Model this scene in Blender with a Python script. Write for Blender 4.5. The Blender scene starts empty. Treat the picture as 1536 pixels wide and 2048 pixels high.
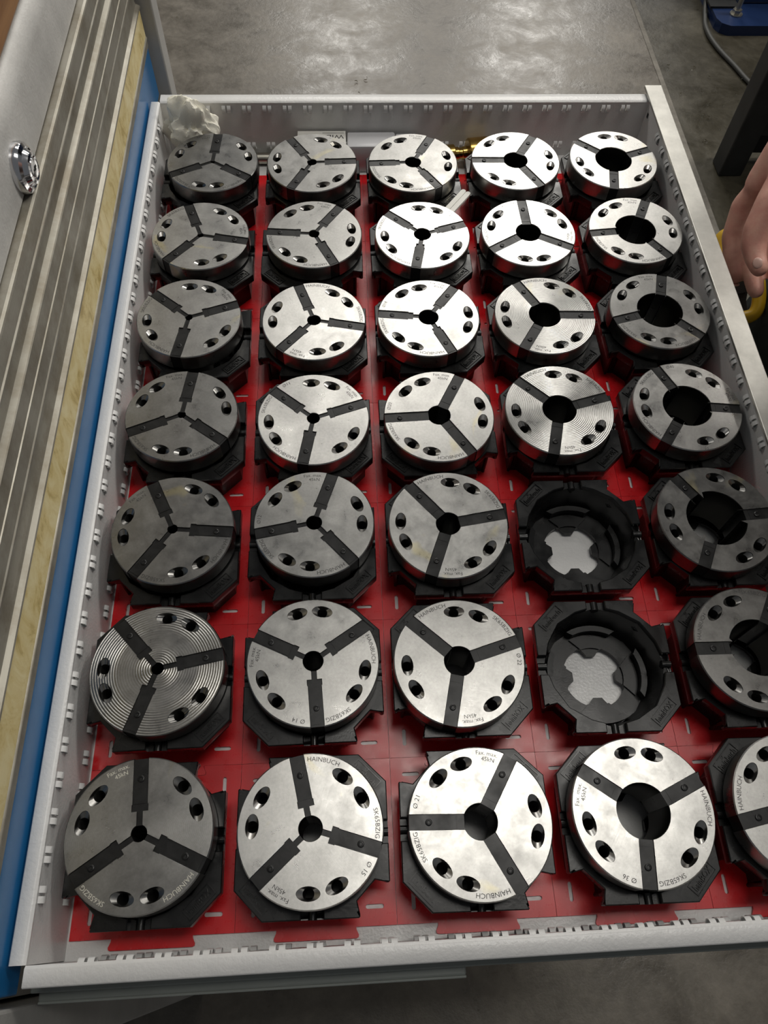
import bpy, bmesh, math, random
from mathutils import Vector, Matrix, Euler
from mathutils.geometry import tessellate_polygon
random.seed(7)
S = bpy.context.scene
COL = S.collection

# ------------------------------------------------------------------ camera
cam = bpy.data.objects.new('camera', bpy.data.cameras.new('camera'))
COL.objects.link(cam); S.camera = cam
cam.location = (0.1501, -0.0627, 0.6327)
cam.rotation_euler = Euler((0.5019, -0.0273, -0.0453), 'XYZ')
cam.data.sensor_fit = 'VERTICAL'; cam.data.sensor_height = 36.0
cam.data.lens = 1517.9/2048*36.0
cam.data.clip_start = 0.02; cam.data.clip_end = 60

# ------------------------------------------------------------------ world, lights, exposure
W = bpy.data.worlds.new('hall_air'); S.world = W; W.use_nodes = True
W.node_tree.nodes['Background'].inputs[0].default_value = (0.93, 0.96, 1.0, 1)
W.node_tree.nodes['Background'].inputs[1].default_value = 0.10
def area_light(name, loc, sx, sy, power, color=(1, 0.965, 0.90)):
    l = bpy.data.lights.new(name, 'AREA'); l.shape = 'RECTANGLE'; l.size = sx; l.size_y = sy
    l.energy = power; l.color = color
    o = bpy.data.objects.new(name, l); COL.objects.link(o); o.location = loc
    return o
# LED hall lights under the roof; the last one is an added fill lamp
area_light('hall_or_fill_light', (0.85, 0.50, 3.2), 1.5, 0.55, 25)
area_light('hall_or_fill_light', (1.30, 4.45, 3.2), 1.5, 1.0, 62)
area_light('hall_or_fill_light', (0.35, 3.1, 3.2), 1.0, 0.6, 16)
area_light('hall_or_fill_light', (0.24, 8.5, 3.2), 0.8, 1.0, 100)
area_light('hall_or_fill_light', (2.31, 8.7, 3.2), 0.8, 1.0, 120)
area_light('hall_or_fill_light', (3.5, 2.2, 3.2), 1.5, 0.9, 110)
area_light('hall_or_fill_light', (-2.7, 4.2, 3.2), 1.5, 0.9, 60)  # added fill to brighten the right drawer wall
S.view_settings.view_transform = 'Standard'
S.view_settings.look = 'None'
S.view_settings.gamma = 1.0
S.view_settings.use_curve_mapping = False
S.view_settings.exposure = 0.15

# ------------------------------------------------------------------ materials
class N:
    def __init__(s, name):
        s.m = bpy.data.materials.new(name); s.m.use_nodes = True
        s.t = s.m.node_tree; s.p = s.t.nodes['Principled BSDF']
    def n(s, typ, **kw):
        x = s.t.nodes.new(typ)
        for k, v in kw.items():
            if k in x.inputs: x.inputs[k].default_value = v
            else: setattr(x, k, v)
        return x
    def l(s, a, b): s.t.links.new(a, b)
    def coord(s, out='Object'): return s.n('ShaderNodeTexCoord').outputs[out]
    def noise(s, scale, detail=4, rough=.6, vec=None, dist=0):
        x = s.n('ShaderNodeTexNoise'); x.inputs['Scale'].default_value = scale
        x.inputs['Detail'].default_value = detail; x.inputs['Roughness'].default_value = rough
        x.inputs['Distortion'].default_value = dist
        s.l(vec or s.coord(), x.inputs['Vector']); return x.outputs['Fac']
    def ramp(s, fac, stops):
        r = s.n('ShaderNodeValToRGB'); e = r.color_ramp.elements
        while len(e) < len(stops): e.new(0.5)
        for k, (p, c) in enumerate(stops):
            e[k].position = p; e[k].color = (c, c, c, 1) if not hasattr(c, '__len__') else (*c, 1)
        s.l(fac, r.inputs[0]); return r.outputs[0]
    def mix(s, fac, a, b, mode='MIX'):
        x = s.n('ShaderNodeMix', data_type='RGBA', blend_type=mode)
        for sock, v in ((x.inputs[0], fac), (x.inputs[6], a), (x.inputs[7], b)):
            if hasattr(v, 'links'): s.l(v, sock)
            elif hasattr(v, '__len__'): sock.default_value = (*v, 1) if len(v) == 3 else v
            else: sock.default_value = v
        return x.outputs[2]
    def bump(s, h, strength, dist):
        b = s.n('ShaderNodeBump'); b.inputs['Strength'].default_value = strength
        b.inputs['Distance'].default_value = dist; s.l(h, b.inputs['Height'])
        s.l(b.outputs[0], s.p.inputs['Normal']); return b
    def set(s, **kw):
        for k, v in kw.items():
            k = k.replace('_', ' ')
            sock = s.p.inputs[k]
            if hasattr(v, 'links'): s.l(v, sock)
            elif k == 'Base Color': sock.default_value = (*v, 1)
            else: sock.default_value = v
        return s

def steel(name, rings=None, dark=False):
    a = N(name)
    info = a.n('ShaderNodeObjectInfo')
    off = a.n('ShaderNodeVectorMath', operation='MULTIPLY_ADD')
    a.l(a.coord(), off.inputs[0]); off.inputs[1].default_value = (1, 1, 1)
    cmb = a.n('ShaderNodeCombineXYZ'); a.l(info.outputs['Random'], cmb.inputs[0]); a.l(info.outputs['Random'], cmb.inputs[1])
    a.l(cmb.outputs[0], off.inputs[2]); v = off.outputs[0]
    big = a.ramp(a.noise(26, 5, .65, v, .4), [(.32, .80), (.68, 1.05)])
    fine = a.ramp(a.noise(420, 3, .7, v), [(.35, .90), (.65, 1.03)])
    c = a.mix(1.0, info.outputs['Color'], big, 'MULTIPLY'); c = a.mix(1.0, c, fine, 'MULTIPLY')
    oil = a.ramp(a.noise(17, 3, .55, v, 1.2), [(.66, 0), (.76, .55)])
    c = a.mix(oil, c, (.50, .44, .25))
    pit = a.ramp(a.noise(150, 2, .5, v, .8), [(.74, 0), (.80, .35)])
    c = a.mix(pit, c, (.12, .11, .10))
    a.set(Base_Color=c, Metallic=1.0)
    rr = a.ramp(a.noise(60, 5, .7, v), [(.3, .25), (.7, .40)])
    a.set(Roughness=rr)
    if rings:
        w = a.n('ShaderNodeTexWave', wave_type='RINGS', rings_direction='Z', wave_profile='SIN')
        w.inputs['Scale'].default_value = rings[0]; w.inputs['Distortion'].default_value = 0.15
        w.inputs['Detail'].default_value = 1; w.inputs['Detail Scale'].default_value = .5
        a.l(a.coord(), w.inputs['Vector'])
        h = a.mix(.5, w.outputs['Fac'], a.noise(9, 2, .5), 'MULTIPLY') if rings[3] else w.outputs['Fac']
        if not rings[3] and rings[0] < 300:   # grooves only near the rim and round the bore
            ln = a.n('ShaderNodeVectorMath', operation='LENGTH'); a.l(a.coord(), ln.inputs[0])
            mr = a.n('ShaderNodeMapRange'); mr.inputs['From Max'].default_value = .052; a.l(ln.outputs['Value'], mr.inputs[0])
            h = a.mix(1.0, h, a.ramp(mr.outputs[0], [(.22, 1), (.36, .12), (.56, .10), (.66, 1)]), 'MULTIPLY')
        a.bump(h, rings[1], rings[2])
    else:
        # ground finish: fine scratches running one way
        mp = a.n('ShaderNodeMapping'); mp.inputs['Scale'].default_value = (1500, 60, 60)
        mp.inputs['Rotation'].default_value = (0, 0, .6); a.l(v, mp.inputs[0])
        a.bump(a.noise(1, 3, .6, mp.outputs[0]), .10, .0002)
    return a.m
M = {}
M['steel'] = steel('ground_steel')
M['steel_turned'] = steel('turned_steel', (190, .60, .0004, 1))
M['steel_fine'] = steel('fine_turned_steel', (700, .16, .0001, 0))
M['steel_grooved'] = steel('grooved_steel', (165, .55, .0004, 0))
a = N('hole_shade_steel'); a.set(Base_Color=(.03, .03, .028), Metallic=.3, Roughness=.5); M['hole'] = a.m  # shade of the deep holes put into a near-black colour
a = N('bore_shade_steel'); a.set(Base_Color=(.028, .027, .024), Metallic=1., Roughness=.45); M['bore'] = a.m  # bore walls near-black: shade of the recess painted into the steel
a = N('black_rubber'); nz = a.noise(220, 3); a.set(Base_Color=a.ramp(nz, [(.3, .004), (.7, .012)]), Roughness=a.ramp(a.noise(60, 3), [(.3, .25), (.7, .40)]), Specular_IOR_Level=.32); a.bump(nz, .12, .0004); M['rubber'] = a.m
a = N('black_box_plastic'); nz = a.noise(700, 2); a.set(Base_Color=a.ramp(a.noise(45, 4), [(.3, .0035), (.7, .008)]), Roughness=a.ramp(a.noise(30, 4), [(.35, .18), (.65, .36)]), Specular_IOR_Level=.36); a.bump(nz, .10, .0003); M['box'] = a.m
a = N('red_plastic'); a.set(Base_Color=a.ramp(a.noise(18, 4), [(.3, (.56, .006, .010)), (.7, (.66, .009, .014))]), Roughness=a.ramp(a.noise(40, 4), [(.3, .22), (.7, .36)])); a.bump(a.noise(500, 2), .03, .0002); M['red'] = a.m
def paint(name, col, peel=.22, rough=.36, dirt=.25):
    a = N(name); d = a.ramp(a.noise(14, 6, .7), [(.35, 1.0-dirt), (.62, 1.0)])
    a.set(Base_Color=a.mix(1.0, col, d, 'MULTIPLY'), Roughness=rough)
    a.bump(a.noise(430, 2, .5), peel, .0008); return a.m
M['drawer'] = paint('light_grey_drawer_paint', (.70, .695, .685), .30, .32, .10)
M['front'] = paint('drawer_front_paint', (.62, .605, .56), .05, .38, .30); M['front'].node_tree.nodes['Principled BSDF'].inputs['Metallic'].default_value = .75
M['panel'] = paint('grey_cabinet_paint', (.58, .57, .545), .32, .45, .24)
M['post'] = paint('grey_post_paint', (.42, .41, .39), .15, .5, .15)
M['slide'] = paint('slide_zinc', (.26, .28, .26), .02, .4, .1)
a = N('blue_paint'); a.set(Base_Color=a.ramp(a.noise(25, 5), [(.3, (.008, .125, .33)), (.7, (.012, .15, .38))]), Roughness=.22, Specular_IOR_Level=.4); a.bump(a.noise(420, 2), .05, .0005); M['blue'] = a.m
a = N('brushed_aluminium'); mp = a.n('ShaderNodeMapping'); mp.inputs['Scale'].default_value = (40, 6, 300); a.l(a.coord(), mp.inputs[0])
nz = a.noise(2, 5, .65, mp.outputs[0]); a.set(Base_Color=a.mix(a.ramp(a.noise(22, 5, .7), [(.42, 0), (.66, .75)]), (.37, .35, .30), (.21, .18, .13)), Metallic=.6, Roughness=a.ramp(nz, [(.3, .42), (.7, .55)])); M['alu'] = a.m
a = N('yellowed_label'); mp = a.n('ShaderNodeMapping'); mp.inputs['Scale'].default_value = (1, 30, 22); mp.inputs['Rotation'].default_value = (.9, 0, 0); a.l(a.coord(), mp.inputs[0])
nz = a.noise(1.6, 6, .68, mp.outputs[0], .6); a.set(Base_Color=a.ramp(nz, [(.34, (.50, .37, .13)), (.46, (.74, .60, .28)), (.62, (.84, .73, .42))]), Roughness=.4, Specular_IOR_Level=.3); M['label'] = a.m
a = N('chrome'); a.set(Base_Color=(.72, .72, .74), Metallic=1., Roughness=.12); M['chrome'] = a.m
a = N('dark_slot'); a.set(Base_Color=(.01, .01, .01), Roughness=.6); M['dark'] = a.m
a = N('beech_wood'); mp = a.n('ShaderNodeMapping'); mp.inputs['Scale'].default_value = (30, 3, 30); a.l(a.coord(), mp.inputs[0])
nz = a.noise(2, 6, .7, mp.outputs[0], .5); a.set(Base_Color=a.ramp(nz, [(.3, (.18, .075, .025)), (.7, (.42, .22, .09))]), Roughness=.5); M['wood'] = a.m
def concrete(name, k, warm):
    a = N(name)
    n1 = a.noise(1.7, 7, .68); n2 = a.noise(11, 7, .7, None, .4); n3 = a.noise(60, 4, .7)
    c = a.ramp(n1, [(.3, (.085*k, .073*k, .057*k*warm)), (.7, (.165*k, .146*k, .118*k*warm))])
    c = a.mix(1.0, c, a.ramp(n2, [(.3, .62), (.7, 1.18)]), 'MULTIPLY'); c = a.mix(1.0, c, a.ramp(n3, [(.3, .82), (.7, 1.08)]), 'MULTIPLY')
    a.set(Base_Color=c, Roughness=a.ramp(n2, [(.33, .24), (.68, .46)])); a.bump(a.mix(.4, n2, n3), .3, .004); return a.m
M['concrete'] = concrete('hall_concrete', 1.0, 1.0)
M['concrete_dark'] = concrete('dark_slab_concrete', .42, .85)  # same concrete in a darker tone for the right slab
a = N('joint_filler'); a.set(Base_Color=a.ramp(a.noise(30, 4), [(.3, (.09, .082, .068)), (.7, (.18, .165, .14))]), Roughness=.8); M['joint'] = a.m
a = N('machine_blue'); a.set(Base_Color=(.008, .022, .075), Roughness=.35); M['mblue'] = a.m
a = N('machine_black'); a.set(Base_Color=a.ramp(a.noise(20, 4), [(.3, .006), (.7, .016)]), Roughness=.5); M['mblack'] = a.m
a = N('zinc_bolt'); a.set(Base_Color=(.48, .46, .40), Metallic=1., Roughness=.35); M['bolt'] = a.m
a = N('cable_sheath'); a.set(Base_Color=(.05, .05, .045), Roughness=.5); M['cable'] = a.m
a = N('metal_chip'); a.set(Base_Color=(.85, .84, .8), Metallic=1., Roughness=.2); M['chip'] = a.m
a = N('brass'); a.set(Base_Color=a.ramp(a.noise(60, 4), [(.3, (.48, .30, .07)), (.7, (.72, .50, .16))]), Metallic=1., Roughness=.22); M['brass'] = a.m
a = N('white_paper'); a.set(Base_Color=(.80, .79, .74), Roughness=.7); M['paper'] = a.m
a = N('tissue'); a.set(Base_Color=(.92, .89, .78), Roughness=.9, Subsurface_Weight=.15, Subsurface_Radius=(.004, .004, .003)); a.bump(a.noise(900, 3), .5, .0006); M['tissue'] = a.m
a = N('milky_plastic'); a.set(Base_Color=(.66, .66, .68), Roughness=.3, Subsurface_Weight=.2, Subsurface_Radius=(.004, .004, .004)); M['milky'] = a.m
a = N('ink'); a.set(Base_Color=(.02, .02, .02), Roughness=.6); M['ink'] = a.m
a = N('engraving_dark'); a.set(Base_Color=(.035, .034, .032), Metallic=.2, Roughness=.6); M['etch'] = a.m
a = N('engraving_light'); a.set(Base_Color=(.62, .60, .52), Metallic=.4, Roughness=.6); M['etch_light'] = a.m
a = N('skin'); a.set(Base_Color=a.mix(a.ramp(a.noise(55, 5, .6), [(.35, 0), (.65, 1)]), (.62, .29, .23), (.70, .39, .30)), Roughness=.5, Subsurface_Weight=.12, Subsurface_Radius=(.008, .003, .002)); a.bump(a.noise(500, 4, .7), .25, .0008); M['skin'] = a.m
a = N('nail'); a.set(Base_Color=(.66, .42, .35), Roughness=.35); M['nail'] = a.m
a = N('dark_trousers'); a.set(Base_Color=a.ramp(a.noise(40, 5), [(.3, (.008, .012, .011)), (.7, (.016, .022, .019))]), Roughness=.9); a.bump(a.noise(18, 3), .6, .01); M['trouser'] = a.m
a = N('grey_shirt'); a.set(Base_Color=(.05, .055, .06), Roughness=.9); M['shirt'] = a.m
a = N('hair'); a.set(Base_Color=(.05, .03, .02), Roughness=.6); M['hair'] = a.m
a = N('shoe_leather'); a.set(Base_Color=(.02, .02, .02), Roughness=.5); M['shoe'] = a.m
a = N('yellow_plastic'); a.set(Base_Color=(.62, .38, .015), Roughness=.4); M['yellow'] = a.m

# ------------------------------------------------------------------ mesh helpers
class MB:
    """collects geometry; build() links it as ONE mesh object"""
    def __init__(s): s.v = []; s.f = []; s.mi = []
    def add(s, vs, fs, mi=0):
        o = len(s.v); s.v += [tuple(v) for v in vs]
        s.f += [tuple(i+o for i in f) for f in fs]; s.mi += [mi]*len(fs); return o
    def box(s, x0, x1, y0, y1, z0, z1, bev=0, mi=0, mat=None):
        bm = bmesh.new(); bmesh.ops.create_cube(bm, size=1)
        for v in bm.verts:
            v.co = Vector(((x0+x1)/2+v.co.x*(x1-x0), (y0+y1)/2+v.co.y*(y1-y0), (z0+z1)/2+v.co.z*(z1-z0)))
        if bev: bmesh.ops.bevel(bm, geom=bm.edges[:], offset=bev, segments=2, affect='EDGES', profile=.5)
        s.bm(bm, mi, mat)
    def bm(s, bm, mi=0, mat=None):
        if mat is not None: bmesh.ops.transform(bm, matrix=mat, verts=bm.verts)
        bm.verts.index_update()
        s.add([v.co[:] for v in bm.verts], [[v.index for v in f.verts] for f in bm.faces], mi); bm.free()
    def cyl(s, p, q, r0, r1=None, n=24, mi=0, caps=True):
        p = Vector(p); q = Vector(q); r1 = r0 if r1 is None else r1
        d = (q-p).normalized(); u = d.orthogonal().normalized(); w = d.cross(u)
        vs = []
        for c, r in ((p, r0), (q, r1)):
            vs += [c+(u*math.cos(t)+w*math.sin(t))*r for t in (2*math.pi*k/n for k in range(n))]
        fs = [(k, (k+1) % n, n+(k+1) % n, n+k) for k in range(n)]
        if caps: fs += [tuple(range(n-1, -1, -1)), tuple(range(n, 2*n))]
        s.add(vs, fs, mi)
    def lathe(s, prof, n=32, mi=0, mat=None):
        vs = []; fs = []
        for r, z in prof: vs += [Vector((r*math.cos(2*math.pi*k/n), r*math.sin(2*math.pi*k/n), z)) for k in range(n)]
        for j in range(len(prof)-1):
            for k in range(n):
                fs.append((j*n+k, j*n+(k+1) % n, (j+1)*n+(k+1) % n, (j+1)*n+k))
        if mat is not None: vs = [mat @ v for v in vs]
        s.add(vs, fs, mi)
    def poly(s, loops, z, mi=0, flip=False):
        """flat face with holes"""
        L = [[Vector((x, y, 0)) for x, y in lp] for lp in loops]
        tris = tessellate_polygon(L); flat = [(p.x, p.y, z) for lp in L for p in lp]; out = []
        for t in tris:
            a_, b_, c_ = (Vector(flat[i]) for i in t)
            if (b_-a_).cross(c_-a_).z < 0: t = (t[0], t[2], t[1])
            if flip: t = (t[0], t[2], t[1])
            out.append(t)
        s.add(flat, out, mi)
    def loft(s, l0, z0, l1, z1, mi=0, flip=False):
        n = len(l0); vs = [(x, y, z0) for x, y in l0]+[(x, y, z1) for x, y in l1]
        fs = [(k, (k+1) % n, n+(k+1) % n, n+k) for k in range(n)]
        if flip: fs = [f[::-1] for f in fs]
        s.add(vs, fs, mi)
    def prism(s, loops, z0, z1, mi=0):
        s.poly(loops, z1, mi); s.poly(loops, z0, mi, True)
        for k, lp in enumerate(loops):
            area = sum(lp[i-1][0]*lp[i][1]-lp[i][0]*lp[i-1][1] for i in range(len(lp)))
            s.loft(lp, z0, lp, z1, mi, flip=(area < 0) if k == 0 else (area > 0))
    def mesh(s, name, mats, smooth=None):
        m = bpy.data.meshes.new(name); m.from_pydata(s.v, [], s.f)
        for x in (mats if isinstance(mats, (list, tuple)) else [mats]): m.materials.append(M[x])
        m.polygons.foreach_set('material_index', s.mi)
        bm = bmesh.new(); bm.from_mesh(m); bmesh.ops.remove_doubles(bm, verts=bm.verts, dist=1e-6); bm.to_mesh(m); bm.free()
        if smooth is not None:
            m.polygons.foreach_set('use_smooth', [True]*len(m.polygons)); m.set_sharp_from_angle(angle=math.radians(smooth))
        m.update(); return m
    def build(s, name, mats, parent=None, smooth=None, loc=None):
        return link(name, s.mesh(name, mats, smooth), parent, loc)
def link(name, data, parent=None, loc=None, rz=0):
    o = bpy.data.objects.new(name, data); COL.objects.link(o)
    if parent: o.parent = parent
    if loc is not None: o.location = loc
    o.rotation_euler = (0, 0, rz); return o
def tag(o, label=None, cat=None, group=None, kind=None):
    for k, v in (('label', label), ('category', cat), ('group', group), ('kind', kind)):
        if v: o[k] = v
    return o
def thing(name, label, cat, loc=(0, 0, 0), rz=0, group=None):
    return tag(link(name, None, None, loc, rz), label, cat, group)
def arc(r, a0, a1, n, cx=0, cy=0): return [(cx+r*math.cos(a0+(a1-a0)*k/n), cy+r*math.sin(a0+(a1-a0)*k/n)) for k in range(n+1)]
def capsule(cx, cy, l, r, ang=0, n=6):
    """slot outline: length l between centres"""
    pts = arc(r, -math.pi/2, math.pi/2, n, l/2, 0)+arc(r, math.pi/2, 3*math.pi/2, n, -l/2, 0)
    c, s_ = math.cos(ang), math.sin(ang)
    return [(cx+x*c-y*s_, cy+x*s_+y*c) for x, y in pts]
_txt = {}
def text_tris(body, size, res=2, extrude=0):
    """text outline as (verts, faces), left aligned on its baseline"""
    key = (body, size, res, extrude)
    if key not in _txt:
        c = bpy.data.curves.new('lettering', 'FONT'); c.body = body; c.size = size; c.resolution_u = res; c.extrude = extrude
        o = bpy.data.objects.new('lettering', c); COL.objects.link(o)
        bpy.context.view_layer.update()
        m = bpy.data.meshes.new_from_object(o.evaluated_get(bpy.context.evaluated_depsgraph_get()))
        _txt[key] = ([tuple(v.co) for v in m.vertices], [tuple(p.vertices) for p in m.polygons])
        bpy.data.objects.remove(o); bpy.data.meshes.remove(m); bpy.data.curves.remove(c)
    return _txt[key]

# ------------------------------------------------------------------ the setting: hall floor
ZF = -0.62
mb = MB(); mb.box(-4.0, 1.043, -3, 9.5, ZF-.15, ZF); fl = mb.build('floor', 'concrete'); tag(fl, 'worn grey brown concrete hall floor', kind='structure')
mb = MB(); mb.box(1.057, 5.0, -3, 9.5, ZF-.15, ZF); mb.build('floor_slab', 'concrete_dark', fl)
mb = MB(); mb.box(1.043, 1.057, -3, 9.5, ZF-.15, ZF+.0015, .001); mb.build('joint_strip', 'joint', fl)

# ------------------------------------------------------------------ open drawer
XL, XR, YN, YF, H = -0.0605, 0.5285, -0.0715, 0.803, 0.073
NS = 0.0050/(XR-XL)                      # the near wall runs very slightly out of square
drawer = thing('open_drawer', 'light grey steel drawer pulled open, full of clamping heads', 'drawer', (0, 0, 0))
mb = MB(); mb.box(XL-.004, XR+.004, YN-.006, YF+.006, -.0015, 0); mb.build('drawer_floor', 'drawer', drawer)
def wall(name, length, flange, slots, matrix, lowrow=True):
    """sheet wall in local x (along) / y (up) with slot pairs punched through, louvres bulging to +z"""
    holes = []
    for x in slots:
        for zc in ((.0635, .0155) if lowrow else (.0635,)):
            holes += [[(x+q-.0019, zc-.0036), (x+q+.0019, zc-.0036), (x+q+.0019, zc+.0036), (x+q-.0019, zc+.0036)] for q in (-.0031, .0031)]
    outer = [(0, 0), (length, 0), (length, H-.001), (0, H-.001)]
    mb = MB(); mb.prism([outer]+holes, -.0012, 0)
    # folded top flange with a rounded inner edge
    prof = [(0, H-.004), (0.0003, H-.0012), (-.0012, H+.0002), (-.002, H+.0004), (-flange+.001, H+.0004), (-flange, H-.0006), (-flange, H-.012), (-flange+.0012, H-.012), (-flange+.0012, H-.003), (-.0012, H-.003)]
    n = len(prof); vs = [(x, y, z) for x in (0, length) for z, y in prof]
    mb.add(vs, [(k, (k+1) % n, n+(k+1) % n, n+k) for k in range(n)]+[tuple(range(n-1, -1, -1)), tuple(range(n, 2*n))])
    o = mb.build(name, 'drawer', drawer, smooth=50); o.matrix_world = matrix
    for x in slots:
        for zc in ((.0635, .0155) if lowrow else (.0635,)):
            l = link('slot_louvre', LOUV, o, (x, zc, 0))
    return o
def louvre_mesh():
    mb = MB(); hh = .0048; dp = .0030; t = .0007; n = 10
    for cx in (-.0031, .0031):
        vs = []; w = .0021
        for k in range(n+1):
            u = -1+2*k/n; d = dp*(1-abs(u)**3.0)
            for dd in (d, max(d-t, -.0004)):
                for sx in (-w, w): vs.append((cx+sx, u*hh, dd))
        fs = []
        for k in range(n):
            b, c = 4*k, 4*k+4
            fs += [(b, b+1, c+1, c), (b+3, b+2, c+2, c+3), (b+2, b, c, c+2), (b+1, b+3, c+3, c+1)]
        mb.add(vs, fs)
    return mb.mesh('slot_louvre', 'drawer', 40)
LOUV = louvre_mesh()
SP = 0.0242
def mtx(o, ex, ey, ez): return Matrix(((ex[0], ey[0], ez[0], o[0]), (ex[1], ey[1], ez[1], o[1]), (ex[2], ey[2], ez[2], o[2]), (0, 0, 0, 1)))
# far wall: local x -> +X, z -> -Y (into the drawer)
wall('wall_panel', XR-XL, .0145, [(-.008-XL)+SP*k for k in range(22) if (-.008-XL)+SP*k < XR-XL-.02], mtx((XL, YF, 0), (1, 0, 0), (0, 0, 1), (0, -1, 0)))
# left wall (against the cabinet): local x -> -Y, z -> +X
LW = YF-YN+.002
wall('wall_panel', LW, .0105, [.038+SP*k for k in range(40) if .038+SP*k < LW-.02], mtx((XL, YF, 0), (0, -1, 0), (0, 0, 1), (1, 0, 0)))
# right wall (behind the drawer front): local x -> +Y, z -> -X
wall('wall_panel', LW, .004, [LW-.058-SP*k for k in range(40) if LW-.058-SP*k > .02], mtx((XR, YN-.002, 0), (0, 1, 0), (0, 0, 1), (-1, 0, 0)), False)
# near wall: local x -> -X, z -> +Y
cs, sn = math.cos(math.atan(NS)), math.sin(math.atan(NS))
wall('wall_panel', (XR-XL)/cs, .0122, [.045+SP*k for k in range(30) if .045+SP*k < XR-XL-.03], mtx((XR, YN+.0025, 0), (-cs, -sn, 0), (0, 0, 1), (-sn, cs, 0)))
# drawer front: thick profile on the right with a flat top and a lip over the wall
mb = MB(); mb.box(.5335, .5455, -.092, .826, -.030, .0755, .001)
mb.box(.5250, .5460, -.092, .826, .0755, .0790, .0008)
df = mb.build('drawer_front', 'front', drawer)
mb = MB(); mb.box(.5295, .5337, YN, .8195, .0, .0735); mb.build('front_return', 'slide', drawer)
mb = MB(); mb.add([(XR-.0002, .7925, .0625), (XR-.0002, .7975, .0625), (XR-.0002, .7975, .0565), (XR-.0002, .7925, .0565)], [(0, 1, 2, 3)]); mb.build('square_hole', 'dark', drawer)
# runners under the near side
mb = MB(); mb.box(-.072, .5285, -.0905, -.0855, -.012, .028, .001); ob = mb.build('slide_member', 'slide', drawer); ob.rotation_euler.z = math.atan(NS)*.8
mb = MB(); mb.box(-.069, .222, -.0960, -.0890, -.010, .020, .0015); mb.box(-.069, .222, -.0975, -.0955, .012, .020, .0008); ob = mb.build('slide_rail', 'slide', drawer); ob.rotation_euler.z = math.atan(NS)*.8

# ------------------------------------------------------------------ red base plates (interlocked, 5 x 7)
P = 0.118
def plate_mesh(right):
    h = P/2-.00015; xr = h if not right else .0553
    def tab(y, w0, w1, d, rev):          # puzzle lug from y to y-d
        pts = [(-w0, y), (-w0-.0002, y-d*.25), (-w1, y-d*.7), (-w1+.0002, y-d*.9), (-w1+.0015, y-d), (w1-.0015, y-d), (w1-.0002, y-d*.9), (w1, y-d*.7), (w0+.0002, y-d*.25), (w0, y)]
        return pts
    near = tab(-h, .0290, .0308, .0073, 0); far = tab(h+.0002, .0293, .0311, .0075, 0)
    outer = [(-h, -h)]+near+[(xr, -h), (xr, h)]+far[::-1]+[(-h, h)]
    holes = [arc(.031, 0, 2*math.pi, 28)[:-1]]
    for q in range(4):
        ang = q*math.pi/2
        # a slot beside every corner, pinwheel fashion
        x, y = .0430, -.0462
        cx, cy = x*math.cos(ang)-y*math.sin(ang), x*math.sin(ang)+y*math.cos(ang)
        if right and cx > .045: continue
        holes.append(capsule(cx, cy, .0105, .0015, ang))
    mb = MB(); mb.prism([outer]+holes, .0001, .0022)
    return mb.mesh('base_plate', 'red')
tray = thing('base_plates', 'red plastic base plates locked together on the drawer floor', 'base plate', (0, 0, 0))
PM, PMR = plate_mesh(False), plate_mesh(True)
for r in range(7):
    for c in range(5):
        link('base_plate', PMR if c == 4 else PM, tray, (c*P+.0002, r*P-.0026, 0))

# ------------------------------------------------------------------ storage boxes
BH = .0545; BZ = .0422
def box_outline(h=BH):
    q = [(h-.0222, h), (h-.0215, h-.0008), (h-.0215, h-.0022), (h-.0232, h-.0040), (h-.0234, h-.0105), (h-.0105, h-.0234), (h-.0040, h-.0232), (h-.0022, h-.0215), (h-.0008, h-.0215), (h, h-.0222)]
    return [(-h+.020, h)]+q+[(h, -h+.020), (h-.020, -h)]+[(-x, -y) for x, y in q]+[(-h, h-.020)]
def open_loop(r, jit=1):
    pts = []
    for k in range(16):
        t = math.pi/2-2*math.pi*k/16
        rr = r*(1.02 if k % 4 == 0 else (.985 if k % 2 else 1.0)) if jit else r
        pts.append((rr*math.cos(t), rr*math.sin(t)))
    return pts
def clip(poly, ax, s, v):
    out = []
    for i in range(len(poly)):
        p, q = poly[i-1], poly[i]; a_, b_ = (p[ax]-v)*s, (q[ax]-v)*s
        if (a_ >= 0) != (b_ >= 0):
            t = a_/(a_-b_); out.append((p[0]+(q[0]-p[0])*t, p[1]+(q[1]-p[1])*t))
        if b_ >= 0: out.append(q)
    return out
def inset(poly, d):
    n = len(poly); out = []
    area = sum(poly[i-1][0]*poly[i][1]-poly[i][0]*poly[i-1][1] for i in range(n)); sg = 1 if area > 0 else -1
    for i in range(n):
        p, q, r = Vector(poly[i-1]), Vector(poly[i]), Vector(poly[(i+1) % n])
        e1 = (q-p).normalized(); e2 = (r-q).normalized()
        n1 = Vector((-e1.y, e1.x))*sg; n2 = Vector((-e2.y, e2.x))*sg
        b = n1+n2; L = b.length_squared
        out.append(tuple(q+b*(2*d/L)) if L > .2 else tuple(q+n1*d))
    return out
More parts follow.
